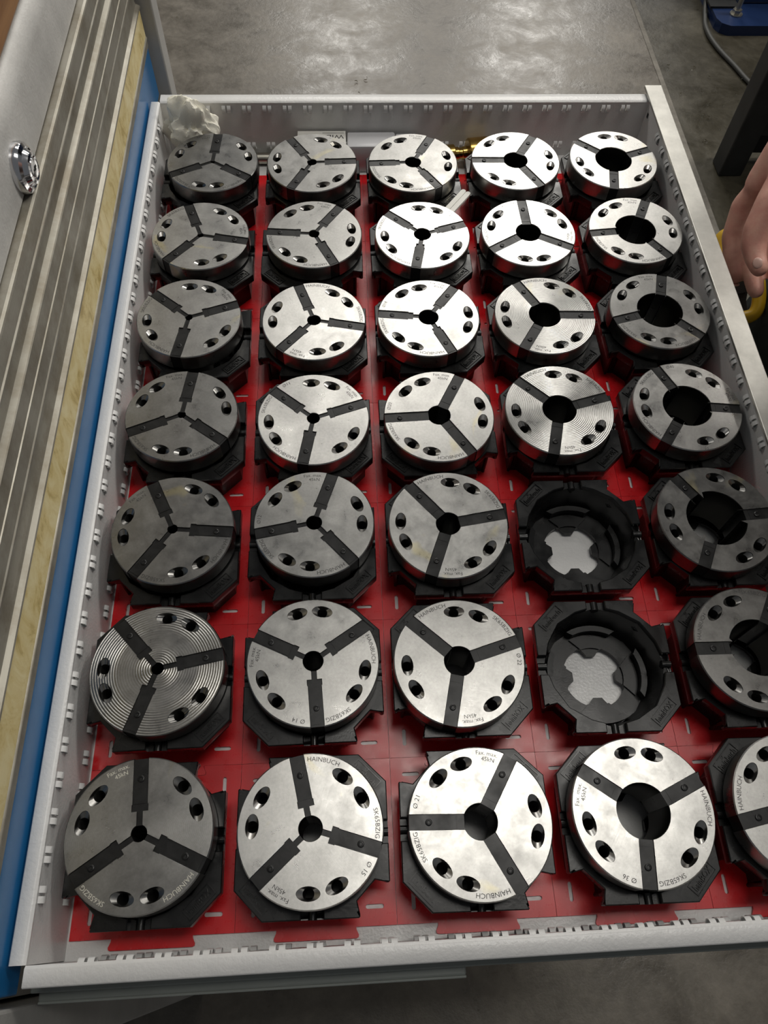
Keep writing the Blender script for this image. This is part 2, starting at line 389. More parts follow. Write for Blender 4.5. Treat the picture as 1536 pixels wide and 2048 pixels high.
def box_meshes():
    o = box_outline(); z1 = BZ-.005; mb = MB()
    ring = open_loop(.0485); low = open_loop(.0430, 0)
    mb.poly([o, ring], z1); zl = z1-.0055; oi = [(x*.875, y*.875) for x, y in o]; ol = inset(o, .0006)
    mb.loft(o, zl+.001, o, z1, flip=True); mb.loft(ol, zl, o, zl+.001, flip=True); mb.loft(oi, zl, ol, zl, flip=True); mb.loft(oi, .0024, oi, zl, flip=True)
    mb.loft(ring, z1, low, .012); mb.loft(low, .012, open_loop(.0425, 0), .0065)
    # raised rim: four corner blocks separated by the side channels
    g = .0078
    for sx in (-1, 1):
        for sy in (-1, 1):
            q = clip(clip(o, 0, sx, sx*g), 1, sy, sy*g)
            rg = clip(clip(ring, 0, sx, sx*g), 1, sy, sy*g)
            # outer chain of the corner minus the opening: walk outer points then inner points back
            oc = [p for p in q if not (abs(p[0]-sx*g) < 1e-7 and abs(p[1]-sy*g) < 1e-7)]
            ic = [p for p in rg if not (abs(p[0]-sx*g) < 1e-7 and abs(p[1]-sy*g) < 1e-7)]
            key = lambda p: math.atan2(p[1], p[0])
            oc.sort(key=lambda p: (key(p)-key((sx, sy))+math.pi) % (2*math.pi)); ic.sort(key=lambda p: -((key(p)-key((sx, sy))+math.pi) % (2*math.pi)))
            blk = oc+ic
            top = inset(blk, .0007)
            mb.loft(blk, z1, blk, BZ-.0007); mb.loft(blk, BZ-.0007, top, BZ); mb.poly([top], BZ)
    # side channels: a rounded rib across each
    for k in range(4):
        R_ = Matrix.Rotation(k*math.pi/2, 4, 'Z')
        bm = bmesh.new(); bmesh.ops.create_cone(bm, cap_ends=True, segments=12, radius1=.0034, radius2=.0034, depth=.0072)
        bmesh.ops.transform(bm, matrix=R_ @ Matrix.Translation((.0510, 0, z1-.0012)) @ Matrix.Rotation(math.pi/2, 4, 'Y'), verts=bm.verts); mb.bm(bm)
    body = mb.mesh('box_body', 'box', 35)
    # inner floor with a four-lobed opening, and curved ledges
    mb = MB(); hole = []
    for k in range(4):
        t0 = k*math.pi/2
        for a_, r_ in ((-.32, .0245), (-.20, .0185), (.20, .0185), (.32, .0245)):
            hole.append((r_*math.cos(t0+a_), r_*math.sin(t0+a_)))
        hole += [(.0262*math.cos(t0+a_), .0262*math.sin(t0+a_)) for a_ in (.42, .6, math.pi/4, math.pi/2-.6, math.pi/2-.42)]
    mb.prism([open_loop(.0427, 0)[::-1], hole], .0028, .0066)
    fl_ = mb.mesh('box_floor', 'box')
    mb = MB()
    for k in range(4):
        t0 = k*math.pi/2
        lp = arc(.0418, t0-.52, t0+.52, 8)+arc(.0370, t0+.44, t0-.44, 8)
        mb.prism([lp], .0066, .0165)
        lp = arc(.0362, t0-.50, t0+.50, 8)+arc(.0245, t0+.34, t0-.34, 4)
        mb.prism([lp], .0066, .0086)
    led = mb.mesh('box_ledges', 'box')
    return body, fl_, led
BOXM = box_meshes()
def plate_text(word, dot):
    mb = MB(); w, hgt, t = .0235, .0092, .0006
    for x0, x1, y0, y1 in ((-w/2, w/2, -hgt/2, -hgt/2+t), (-w/2, w/2, hgt/2-t, hgt/2), (-w/2, -w/2+t, -hgt/2, hgt/2), (w/2-t, w/2, -hgt/2, hgt/2)):
        mb.box(x0, x1, y0, y1, 0, .0009)
    vs, fs = text_tris(word, .0066, 2, .0005)
    xs = [v[0] for v in vs]; k = .0195/(max(xs)-min(xs)); cx = (max(xs)+min(xs))/2
    mb.add([((v[0]-cx)*k, (v[1]-.0024)*1.0-(.0006 if dot else 0), .0004+v[2]) for v in vs], fs)
    if dot:                              # small emblem over the word: a ring on a stroke
        mb.lathe([(.0006, .0005), (.0011, .0005), (.0011, 0)], 12, 0, Matrix.Translation((-.002, .0034, 0)))
        mb.box(-.0031, -.0009, .0016, .0021, 0, .0005)
    return mb.mesh('name_plate', 'box')
NP1, NP2 = plate_text('hainBOX', False), plate_text('hainbuch', True)
ROWN = ['nearest row', 'second nearest row', 'third nearest row', 'middle row', 'third farthest row', 'second farthest row', 'farthest row']
COLN = ['leftmost', 'second from left', 'middle', 'fourth from left', 'rightmost']
TURNED = {(0, 1), (0, 2), (1, 1), (3, 2), (5, 1)}      # boxes standing turned by a quarter
EMPTY = {(1, 3), (2, 3)}
def storage_box(r, c):
    if (r, c) == (1, 3): lab = 'empty black storage box in the second nearest row, oily inside'
    elif (r, c) == (2, 3): lab = 'empty black storage box in the third nearest row, pale floor showing through'
    else: lab = 'black plastic storage box under the %s head in the %s' % (COLN[c], ROWN[r])
    t = thing('storage_box', lab, 'storage box', (c*P+random.uniform(-.0006, .0006)-(.0006 if c == 4 else 0), r*P-.0018+random.uniform(-.0008, .0008), 0), (-math.pi/2 if (r, c) in TURNED else 0)+random.uniform(-.012, .012)+{(1, 3): -.01, (2, 3): .0}.get((r, c), 0), 'black storage boxes on the base plates')
    for n_, m_ in zip(('box_body', 'box_floor', 'ledge_ring'), BOXM): link(n_, m_, t)
    d = .0558/math.sqrt(2)
    link('name_plate', NP1, t, (d, -d, BZ-.0001), math.pi/4)
    link('name_plate', NP2, t, (-d, d, BZ-.0001), math.pi/4)
    return t
for r in range(7):
    for c in range(5): storage_box(r, c)

# ------------------------------------------------------------------ clamping heads
R0 = .0512
def slot_profile(rb):
    """(radius, half width) steps from the rim inward"""
    if rb < .0085: return [(.0190, .0051), (.0190, .0056), (.0142, .0056), (.0142, .0019)]
    if rb < .0098: return [(.0200, .0051), (.0200, .0043), (.0150, .0043), (.0150, .0022)]
    return [(.0200, .0051), (.0200, .0050)]
def seg_outline(R, rb, prof, dw):
    w0 = prof[0][1]+dw; a0 = math.asin(w0/R); T = 2*math.pi/3
    wb = prof[-1][1]+dw; ab = math.asin(min(.95, wb/rb))
    pts = arc(R, a0, T-a0, 26)
    def on(rad, w, side):                # point beside a slot: side 0 -> slot at angle 0, 1 -> slot at T
        if side == 0: return (rad, w)
        x, y = rad, -w; c, s_ = math.cos(T), math.sin(T); return (x*c-y*s_, x*s_+y*c)
    pr = []
    for k, (rad, w) in enumerate(prof): pr.append((rad+(dw if k % 2 == 0 else dw), w+dw))
    pts += [on(a_, w, 1) for a_, w in pr]
    pts += arc(rb, T-ab, ab, 14)
    pts += [on(a_, w, 0) for a_, w in reversed(pr)]
    return pts
def head_meshes(d, mat):
    rb = d/2000; prof = slot_profile(rb); mb = MB(); T = math.pi/3
    top = seg_outline(R0-.0008, rb+.0004, prof, .00025); o0 = seg_outline(R0, rb, prof, 0)
    hs = []; cs_ = []
    for da in (-.245, .245):
        th = T+da; hx, hy = .0408*math.cos(th), .0408*math.sin(th); ur = Vector((math.cos(th), math.sin(th))); ut = Vector((-ur.y, ur.x))
        hs.append([tuple(Vector((hx, hy))+ut*(.0083*math.cos(q))+ur*(.0047*math.sin(q))) for q in (2*math.pi*k/24 for k in range(24))])
        cs_.append([tuple(Vector((hx, hy))+ut*(.0040*math.cos(q))+ur*(.0040*math.sin(q))) for q in (2*math.pi*k/24 for k in range(24))])
    mb.poly([top]+hs, 0); mb.loft(o0, -.0008, top, 0)
    mb.loft(seg_outline(R0, rb, prof, 0), -.0172, o0, -.0008)
    o2 = seg_outline(.0500, rb, prof, 0); o3 = seg_outline(.0455, rb, prof, 0); o4 = seg_outline(.0395, rb, prof, 0)
    mb.loft(o2, -.0182, seg_outline(R0, rb, prof, 0), -.0172); mb.loft(o3, -.0182, o2, -.0182); mb.loft(o4, -.046, o3, -.0182); mb.poly([o4], -.046, 0, True)
    for e, c_ in zip(hs, cs_):
        rim = [(q[0]*.03+p[0]*.97, q[1]*.03+p[1]*.97) for p, q in zip(e, c_)]
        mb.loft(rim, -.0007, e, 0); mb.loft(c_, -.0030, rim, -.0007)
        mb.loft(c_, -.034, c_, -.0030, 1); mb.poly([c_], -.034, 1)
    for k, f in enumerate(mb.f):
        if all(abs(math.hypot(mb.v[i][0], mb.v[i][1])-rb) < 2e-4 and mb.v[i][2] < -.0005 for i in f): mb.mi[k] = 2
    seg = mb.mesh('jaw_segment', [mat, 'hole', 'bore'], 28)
    # rubber between the jaws
    w0 = prof[0][1]-.0001; e = .0001; mb = MB()
    left = [(math.sqrt((R0-.0006)**2-w0*w0), w0)]
    for k, (rad, w) in enumerate(prof):
        left.append((rad+e if k % 2 == 0 else rad+e, w-e))
    wb = prof[-1][1]-e; left.append((math.sqrt(max(1e-9, (rb+.0003)**2-min(wb, rb)**2)), wb))
    lp = left+[(x, -y) for x, y in reversed(left)]
    low = [(min(x, .043), y) for x, y in lp]
    mb.poly([lp], -.0011); mb.loft(lp, -.0172, lp, -.0011); mb.loft(low, -.0180, lp, -.0172); mb.loft(low, -.044, low, -.0180); mb.poly([low], -.044, 0, True)
    if rb >= .0098:                       # moulding line across the strip
        x = max(.0165, rb+.004); mb.box(x-.0003, x+.0003, -w0+.0003, w0-.0003, -.0012, -.0009)
    else: mb.box(.0196, .0486, -w0+.0009, w0-.0009, -.0012, -.0008)
    rub = mb.mesh('rubber_insert', 'rubber', 30)
    return seg, rub
mb = MB(); mb.lathe([(.0024, -.0012), (.0024, -.0003), (.0021, -.0001), (.0014, -.0001), (.0010, -.0005), (0, -.0005)], 18); PINM = mb.mesh('pin', 'rubber', 40)
_eng = {}
def engraving(body, size, r, light):
    """letters set along the rim, tops outward, starting at angle 0 and running clockwise; returns mesh and swept angle"""
    key = (body, size, r, light)
    if key not in _eng:
        vs, fs = text_tris(body, size); x1 = max(v[0] for v in vs); mb = MB()
        mb.add([((r+v[1])*math.cos(-v[0]/r), (r+v[1])*math.sin(-v[0]/r), .00004) for v in vs], fs)
        _eng[key] = (mb.mesh('engraving', 'etch_light' if light else 'etch'), x1/r)
    return _eng[key]
def clamping_head(r, c, x, y, z, ang, bore, tone, mat, num, text, tilt=(0, 0), lab=None):
    size = 'narrow' if bore < 9.5 else 'small' if bore < 16 else 'medium' if bore < 28 else 'wide'
    word = {'l': 'bright', 'm': 'grey', 'd': 'dark grey'}[tone[0]]
    lab = lab or '%s steel clamping head with %s round bore, %s in the %s' % (word, size, COLN[c], ROWN[r])
    t = thing('clamping_head', lab, 'clamping head', (x, y, z), 0, 'steel clamping heads standing in the boxes')
    t.rotation_euler = (math.radians(tilt[0]), math.radians(tilt[1]), ang)
    seg, rub = head_meshes(bore, mat); g = tone[1]; T = 2*math.pi/3
    segs = []
    for k in range(3):
        s_ = link('jaw_segment', seg, t, rz=k*T); s_.color = (g, g*.985, g*.945, 1); segs.append(s_)
        u = link('rubber_insert', rub, t, rz=k*T); link('pin', PINM, u, (.0365, 0, 0))
    # t's x axis points along slot A; clockwise from A: maker, type, slot B, diameter, load, slot C
    light = text == 'light'
    def eng(body, size, rad, a, seg_k, end=False):
        m, sw = engraving(body, size, rad, light)
        link('engraving', m, segs[seg_k], rz=(a+sw if end else a)-seg_k*T)
    # jaw 2 spans 240..360 deg, jaw 1 spans 120..240 deg
    if text:
        eng('HAINBUCH', .0046, .0453, -math.radians(8.5), 2)
        eng('SK65BZIG', .0046, .0453, -math.radians(112), 2, True)
        if num: eng(num, .0046, .0453, -math.radians(131), 1)
        eng('Fax. max.', .0042, .0458, -math.radians(229.5), 1, True)
        eng('45kN', .0042, .0416, -math.radians(227.5), 1, True)
    return t
# row (0 = nearest), column, x, y (mm), angle of slot A in degrees, bore mm, tone, grey level (patina plus light differences put into the colour), material, diameter mark, lettering
HEADS = [
 (0, 0, -0.8, 1.7, -25.8, 10.5, 'd', 0.298, 'steel_fine', '', 'light'),
 (0, 1, 117.3, -0.1, 101.8, 16.5, 'l', 0.505, 'steel', 'Ø 15', 'dark'),
 (0, 2, 236.5, -0.6, -61.7, 24, 'l', .41, 'steel', 'Ø 21', 'dark'),
 (0, 3, 353.6, 1.5, 23.5, 38, 'l', 0.452, 'steel', 'Ø 36', 'dark'),
 (0, 4, 471.5, 0.5, -169.4, 48, 'm', 0.429, 'steel', '', 'dark'),
 (1, 0, 0.5, 118.5, 11.6, 9, 'm', 0.292, 'steel_grooved', '', ''),
 (1, 1, 119.1, 120.1, 33.8, 15.5, 'l', 0.404, 'steel', 'Ø 14', 'dark'),
 (1, 2, 232.5, 115.9, 136.9, 23.5, 'l', 0.390, 'steel', 'Ø 22', 'dark'),
 (1, 4, 471.5, 118.5, 179.3, 46, 'd', 0.2, 'steel', '', 'dark'),
 (2, 0, 1.4, 238.7, -5.1, 8, 'd', 0.272, 'steel', '', 'dark'),
 (2, 1, 120.0, 241.2, -49.0, 13, 'm', 0.334, 'steel', 'Ø12', 'dark'),
 (2, 2, 234.4, 236.7, 129.2, 21, 'l', 0.390, 'steel', '', 'dark'),
 (2, 4, 468.1, 235.4, 124.0, 52, 'd', 0.2, 'steel', '', ''),
 (3, 0, -0.8, 356.8, -37.8, 7, 'd', 0.294, 'steel', '', 'dark'),
 (3, 1, 119.6, 349.8, -101.0, 11.5, 'l', 0.496, 'steel_fine', 'Ø11', 'dark'),
 (3, 2, 235.4, 350.3, -57.7, 21, 'l', 0.465, 'steel', 'Ø20', 'dark'),
 (3, 3, 348.8, 354.3, 135.5, 31.5, 'l', 0.435, 'steel_turned', '', 'dark'),
 (3, 4, 471.1, 355.3, -125.9, 46, 'l', 0.435, 'steel', 'Ø40', 'dark'),
 (4, 0, -3.2, 475.3, -100.7, 7, 'd', 0.380, 'steel', '', 'dark'),
 (4, 1, 120.2, 469.0, 108.7, 13, 'l', 0.487, 'steel', '', 'dark'),
 (4, 2, 234.5, 470.7, -66.4, 19.5, 'l', 0.487, 'steel', 'Ø18', 'dark'),
 (4, 3, 352.6, 471.7, 118.1, 32, 'l', 0.452, 'steel_turned', '', 'dark'),
 (4, 4, 471.5, 475.5, -44.7, 46, 'm', 0.296, 'steel', '', 'dark'),
 (5, 0, 0.0, 591.0, -130.8, 6, 'm', 0.400, 'steel', '', 'dark'),
 (5, 1, 120.3, 591.6, -64.9, 11, 'm', 0.348, 'steel', '', 'dark'),
 (5, 2, 236.7, 589.2, -101.7, 18, 'l', 0.574, 'steel', '', 'dark'),
 (5, 3, 352.2, 590.7, -148.4, 27, 'l', 0.583, 'steel', '', 'dark'),
 (5, 4, 470.6, 592.9, -54.6, 44, 'l', 0.513, 'steel', '', 'dark'),
 (6, 0, 5.2, 710.3, -34.3, 5, 'd', 0.3, 'steel', '', 'dark'),
 (6, 1, 118.2, 708.4, 1.6, 10.5, 'm', 0.313, 'steel', '', ''),
 (6, 2, 234.0, 707.5, -58.3, 18, 'm', 0.287, 'steel', '', 'dark'),
 (6, 3, 353.4, 710.0, -61.6, 27.5, 'l', 0.600, 'steel', '', ''),
 (6, 4, 468.9, 710.8, -99.6, 42, 'l', 0.557, 'steel', '', ''),
]
TOP = .062
for (r, c, x, y, ang, bore, tone, g, mat, num, text) in HEADS:
    clamping_head(r, c, x/1000, y/1000, TOP, math.radians(ang), bore, (tone, g), mat, num, text, (random.uniform(-.5, .5), random.uniform(-.5, .5)))

# ------------------------------------------------------------------ cabinet on the left
cab = thing('tool_cabinet', 'grey steel tool cabinet with wooden top and a round lock', 'cabinet', (-.35, .38, ZF))
def cpart(mb, name, mat, smooth=None, parent=None):
    o = mb.build(name, mat, parent or cab, smooth)
    if parent is None: o.location = (.35, -.38, -ZF)
    return o
mb = MB(); mb.box(-.66, -.096, -.094, .868, ZF+.04, .250); cpart(mb, 'cabinet_body', 'panel')
mb = MB(); mb.box(-.66, -.0590, .8700, .9000, ZF, .309, .002); cpart(mb, 'side_post', 'post')
mb = MB(); mb.box(-.66, -.0700, -.1300, -.0970, ZF, .309, .002); cpart(mb, 'side_post', 'post')
prof = [(-.100, .2525), (-.0805, .2525), (-.0795, .2535), (-.0795, .292), (-.0805, .298), (-.0835, .3035), (-.0885, .307), (-.096, .309), (-.66, .309), (-.66, .2525)]
def extrude_y(mb, prof, y0, y1, mi=0):
    n = len(prof); vs = [(x, y, z) for y in (y0, y1) for x, z in prof]
    mb.add(vs, [(k, n+k, n+(k+1) % n, (k+1) % n) for k in range(n)], mi); 
    L = [Vector((x, z, 0)) for x, z in prof]; tr = tessellate_polygon([L])
    for off, y in ((0, y0), (n, y1)): mb.add([(x, y, z) for x, z in prof], [tuple(t) for t in tr], mi)
mb = MB(); extrude_y(mb, prof, -.130, .9); cpart(mb, 'top_panel', 'panel', 30)
mb = MB(); mb.box(-.70, -.0860, -.16, .93, .3100, .350, .003); cpart(mb, 'worktop', 'wood')
T_ = Matrix.Translation((-.0795, .4266, .2670)) @ Matrix.Rotation(math.pi/2, 4, 'Y')
mb = MB(); mb.lathe([(.0178, -.001), (.0178, .0035), (.0168, .0058), (.0140, .0072), (.0128, .0066), (.0122, .0076), (.0105, .0100), (.0085, .0106), (.0072, .0098), (.0066, .0106), (.0030, .0108), (0, .0108)], 40, 0, T_)
lk = cpart(mb, 'lock', 'chrome', 35)
mb = MB(); mb.box(-.0007, .0007, -.0032, .0032, .0107, .0110, 0, 0, T_); mb.box(-.0016, .0016, -.0010, .0010, .0107, .0110, 0, 0, T_); mb.build('keyhole', 'dark', lk)

# closed drawer above the open one
cd = thing('closed_drawer', 'closed drawer with blue front, aluminium handle profile and yellowed label strip', 'drawer', (-.08, .385, .045))
def dpart(mb, name, mat, smooth=None):
    o = mb.build(name, mat, cd, smooth); o.location = (.08, -.385, -.045); return o
mb = MB(); mb.box(-.0945, -.0730, -.0905, .8620, .0450, .1040, .0012); dpart(mb, 'front_panel', 'blue')
prof = [(-.0940, .1042), (-.0725, .1042), (-.0722, .1048), (-.0722, .1120), (-.0714, .1128), (-.0714, .1142), (-.0720, .1150), (-.0731, .1156), (-.0731, .1462),
        (-.0722, .1468), (-.0712, .1474), (-.0709, .1482), (-.0714, .1494), (-.0752, .1510), (-.0760, .1530), (-.0760, .1700), (-.0752, .1720), (-.0722, .1732), (-.0716, .1744), (-.0714, .1776),
        (-.0722, .1786), (-.0722, .1932), (-.0714, .1938), (-.0714, .1946), (-.0722, .1952), (-.0722, .2096), (-.0712, .2102), (-.0711, .2112), (-.0718, .2120), (-.0762, .2136), (-.0768, .2150), (-.0768, .2285), (-.0760, .2300), (-.0726, .2310), (-.0714, .2320), (-.0712, .2340), (-.0722, .2350), (-.0722, .2490), (-.0728, .2502), (-.0745, .2514), (-.0940, .2514)]
mb = MB(); extrude_y(mb, prof, -.0905, .8620); dpart(mb, 'handle_profile', 'alu', 25)
mb = MB(); mb.box(-.0733, -.0722, -.0890, .8605, .1160, .1454, .0003); dpart(mb, 'label_strip', 'label')

# ------------------------------------------------------------------ small things along the far wall
from mathutils import noise as mn
def crumpled():
    bm = bmesh.new(); bmesh.ops.create_icosphere(bm, subdivisions=5, radius=1.0)
    peaks = [(Vector((.10, -.2, 1)), .55), (Vector((1.0, .1, .55)), .60), (Vector((-.8, .1, .45)), .25), (Vector((.55, -.6, -.1)), .40), (Vector((-.2, -.9, .1)), .25)]
    for v in bm.verts:
        n_ = v.co.normalized(); p = n_*1.0
        cell = mn.voronoi(p*1.15)[0]; cr = cell[1]-cell[0]
        k = .66+.55*min(cr, .7)+.34*mn.noise(p*1.7+Vector((3, 1, 7)))-.30*abs(mn.noise(p*2.6))-.05*abs(mn.noise(p*9))
        for d_, a_ in peaks: k += a_*max(0, n_.dot(d_.normalized())-.72)**1.0*3.2
        v.co = Vector((n_.x*k*.031, n_.y*k*.0155, n_.z*k*.040))
    mb = MB(); mb.bm(bm); return mb
o = crumpled().build('crumpled_tissue', 'tissue', None, 24, (-.0285, .7800, .0460)); tag(o, 'crumpled white paper tissue in the far left drawer corner', 'tissue')
mb = MB(); mb.cyl((-.012, 0, 0), (.085, 0, 0), .0068, None, 24); mb.cyl((.085, 0, 0), (.088, 0, 0), .0068, .0055, 24); mb.cyl((-.014, 0, 0), (-.012, 0, 0), .0055, .0068, 24)
o = mb.build('steel_rod', 'bolt', None, 40, (0.0, .7900, .0070)); tag(o, 'plain steel rod lying along the far drawer wall', 'rod')
pk = thing('insert_package', 'small white package with upside-down lettering behind the second head', 'package', (.1285, .7835, 0))
mb = MB(); mb.box(-.0295, .0295, -.0165, .0165, .0002, .0375, .0006); mb.build('carton', 'paper', pk)
mb = MB(); vs, fs = text_tris('WIDIA', .0105)
mb.add([(.0272-v[0]*1.10, .0085-v[1], .03756) for v in vs], fs); mb.build('print', 'ink', pk)
mb = MB(); mb.add([(.001, .0118, .03755), (.0272, .0118, .03755), (.0272, .0126, .03755), (.001, .0126, .03755)], [(0, 1, 2, 3)]); mb.add([(-.029, .002, .03755), (-.012, .002, .03755), (-.012, .0026, .03755), (-.029, .0026, .03755)], [(0, 1, 2, 3)]); mb.build('printed_line', 'ink', pk)
tb = thing('plastic_tube_box', 'milky plastic tool tube lying beside the white package', 'tube', (.2020, .7850, 0))
mb = MB(); mb.box(-.0425, .0170, -.0140, .0150, .0002, .0365, .0025); mb.build('tube_body', 'milky', tb, 40)
mb = MB(); mb.box(.0172, .0440, -.0125, .0138, .0010, .0350, .0025); mb.build('tube_cap', 'milky', tb, 40)
br = thing('brass_fitting', 'brass hose fitting with a wide collar by the far wall', 'fitting', (.310, .7840, .0180), math.radians(8))
def lx(mb, prof): mb.lathe([(r, z) for r, z in prof], 28, 0, Matrix.Rotation(math.pi/2, 4, 'Y'))
mb = MB(); lx(mb, [(.0075, .000), (.0155, .000), (.0168, .0012), (.0168, .0245), (.0158, .0260), (.0110, .0260), (.0100, .0050)]); mb.build('collar', 'brass', br, 30)
mb = MB(); lx(mb, [(.0078, -.0170), (.0078, -.0120), (.0068, -.0110), (.0068, -.0075), (.0078, -.0065), (.0078, .0010)]); mb.build('neck', 'brass', br, 30)
mb = MB(); lx(mb, [(.0050, -.0300), (.0105, -.0300), (.0115, -.0290), (.0115, -.0180), (.0105, -.0170), (.0050, -.0170)]); mb.build('nut', 'brass', br, 30)
st = thing('white_plastic_strip', 'white two-pronged plastic strip between the two farthest rows', 'plastic strip', (.2940, .6760, .0445))
d = (Vector((.262, .634, .0425))-Vector((.2940, .6760, .0445)))
for k in (-1, 1):
    n_ = Vector((-d.y, d.x, 0)).normalized()*.0031*k; mb = MB()
    lp = capsule(0, 0, d.length, .0028, 0); mb.prism([lp], -.0014, .0014)
    o = mb.build('prong', 'paper', st, 40); o.location = d/2+n_; o.rotation_euler = d.to_track_quat('X', 'Z').to_euler()

# ------------------------------------------------------------------ machine corner at the back right
mc = thing('machine_tool', 'dark blue machine foot bolted to the concrete floor', 'machine', (1.45, 2.4, ZF))
mb = MB(); lp = [(1.75, 2.185)]+[(1.75, 3.1), (1.262, 3.1)]+[(1.262, 2.225), (1.272, 2.200), (1.295, 2.185)]
mb.prism([[(x-1.45, y-2.4) for x, y in lp]], 0, .028); mb.build('foot_plate', 'mblue', mc)
mb = MB(); mb.box(1.255-1.45, 1.34-1.45, 2.275-2.4, 3.1-2.4, .028, .034); mb.build('side_rail', 'mblack', mc)
mb = MB(); mb.box(1.345-1.45, 1.75-1.45, 2.30-2.4, 3.1-2.4, .028, 1.2, .006); mb.build('machine_column', 'mblue', mc)
for bx_, by_ in ((1.325, 2.245), (1.300, 2.42)):
    b = thing('anchor_bolt', 'zinc anchor bolt standing in the blue machine foot' if by_ < 2.3 else 'second anchor bolt farther back on the blue machine foot', 'bolt', (bx_, by_, ZF+.0285))
    mb = MB(); mb.cyl((0, 0, .012), (0, 0, .088), .0075, None, 14); mb.cyl((0, 0, .088), (0, 0, .091), .0075, .0055, 14); mb.build('stud', 'bolt', b, 40)
    mb = MB(); mb.cyl((0, 0, .003), (0, 0, .014), .0135, None, 6); mb.build('nut', 'bolt', b)
    mb = MB(); mb.cyl((0, 0, 0), (0, 0, .003), .0185, None, 24); mb.build('washer', 'bolt', b, 40)
def tube(pts, r, n=10):
    mb = MB(); pts = [Vector(p) for p in pts]; sm_ = []
    for k in range(len(pts)-1):
        p0, p1, p2, p3 = pts[max(k-1, 0)], pts[k], pts[k+1], pts[min(k+2, len(pts)-1)]
        for q in range(6):
            t = q/6; sm_.append(.5*((2*p1)+(p2-p0)*t+(2*p0-5*p1+4*p2-p3)*t*t+(3*p1-p0-3*p2+p3)*t**3))
    sm_.append(pts[-1]); vs = []; fs = []
    for k, p in enumerate(sm_):
        d_ = (sm_[min(k+1, len(sm_)-1)]-sm_[max(k-1, 0)]).normalized(); u = d_.cross(Vector((0, 0, 1))).normalized(); w = u.cross(d_)
        vs += [p+(u*math.cos(a_)+w*math.sin(a_))*r for a_ in (2*math.pi*i/n for i in range(n))]
        if k: fs += [((k-1)*n+i, (k-1)*n+(i+1) % n, k*n+(i+1) % n, k*n+i) for i in range(n)]
    mb.add(vs, fs); return mb
z_ = ZF+.0065
o = tube([(1.30, 2.46, z_+.25), (1.268, 2.36, z_+.04), (1.247, 2.27, z_), (1.236, 2.19, z_), (1.246, 2.11, z_), (1.270, 2.03, z_), (1.300, 1.93, z_), (1.36, 1.84, z_)], .0065).build('floor_cable', 'cable', None, 60); tag(o, 'thin dark cable curving over the floor past the machine foot', 'cable')
ms = thing('machine_stand', 'black steel machine stand on the floor at the right', 'stand', (1.2, 1.65, ZF))
mb = MB(); mb.box(-.095, -.035, -.085, -.025, 0, 1.70, .004); mb.build('stand_post', 'mblack', ms)
mb = MB(); mb.box(.36, .42, -.085, -.025, 0, 1.70, .004); mb.build('stand_post', 'mblack', ms)
mb = MB(); mb.box(-.035, .36, -.07, -.04, .10, .20, .003); mb.build('cross_bar', 'mblack', ms)
mb = MB(); mb.box(-.095, .42, -.085, .45, 1.70, 1.76, .004); mb.build('stand_top', 'mblack', ms)  # raised out of view together with the light-blocking panel
mb = MB(); mb.box(-.085, .41, -.02, -.01, .02, 1.70); mb.build('shading_back_panel', 'mblack', ms)  # height added out of view to block lamp light from the floor
# swarf on the floor
mb = MB()
vs = []; fs = []
for k in range(9):
    t = k/8*4.2; vs += [(.0055*math.cos(t)*(1-.05*k), .0055*math.sin(t)*(1-.05*k), .0006+.0006*k), (.0055*math.cos(t)*(1-.05*k), .0055*math.sin(t)*(1-.05*k), .0032+.0006*k)]
    if k: fs.append((2*k-2, 2*k, 2*k+1, 2*k-1))
mb.add(vs, fs); CH = mb.mesh('metal_chip', 'chip', 60)
spots = [(1.155, 2.023), (1.185, 1.976), (1.146, 1.906), (1.186, 1.91), (1.195, 1.926), (1.13, 1.809), (1.137, 1.798), (1.09, 1.91), (1.106, 1.70), (1.085, 2.037), (-.322, 2.265), (-.307, 2.265), (.199, 1.957), (.227, 1.972), (.206, 1.905), (1.277, 2.121), (1.277, 2.081), (1.31, 2.05), (1.33, 2.09), (1.22, 2.10), (1.16, 1.86), (1.19, 1.85), (1.16, 1.75), (1.24, 1.90), (1.28, 1.97), (1.36, 2.12), (1.18, 2.06), (1.21, 1.80)]
for k, (x, y) in enumerate(spots):
    o = link('metal_chip', CH, None, (x, y, ZF), random.uniform(0, 6.28)); o.scale = (1, random.uniform(.6, 1.3), 1) if k < 15 else (.7, .9, .7)
    far = x < .5
    tag(o, 'small bright metal chip lying on the floor beyond the drawer' if far else 'small bright metal chip on the floor near the blue machine foot', 'metal chip', 'metal chips beyond the drawer' if far else 'metal chips near the machine')

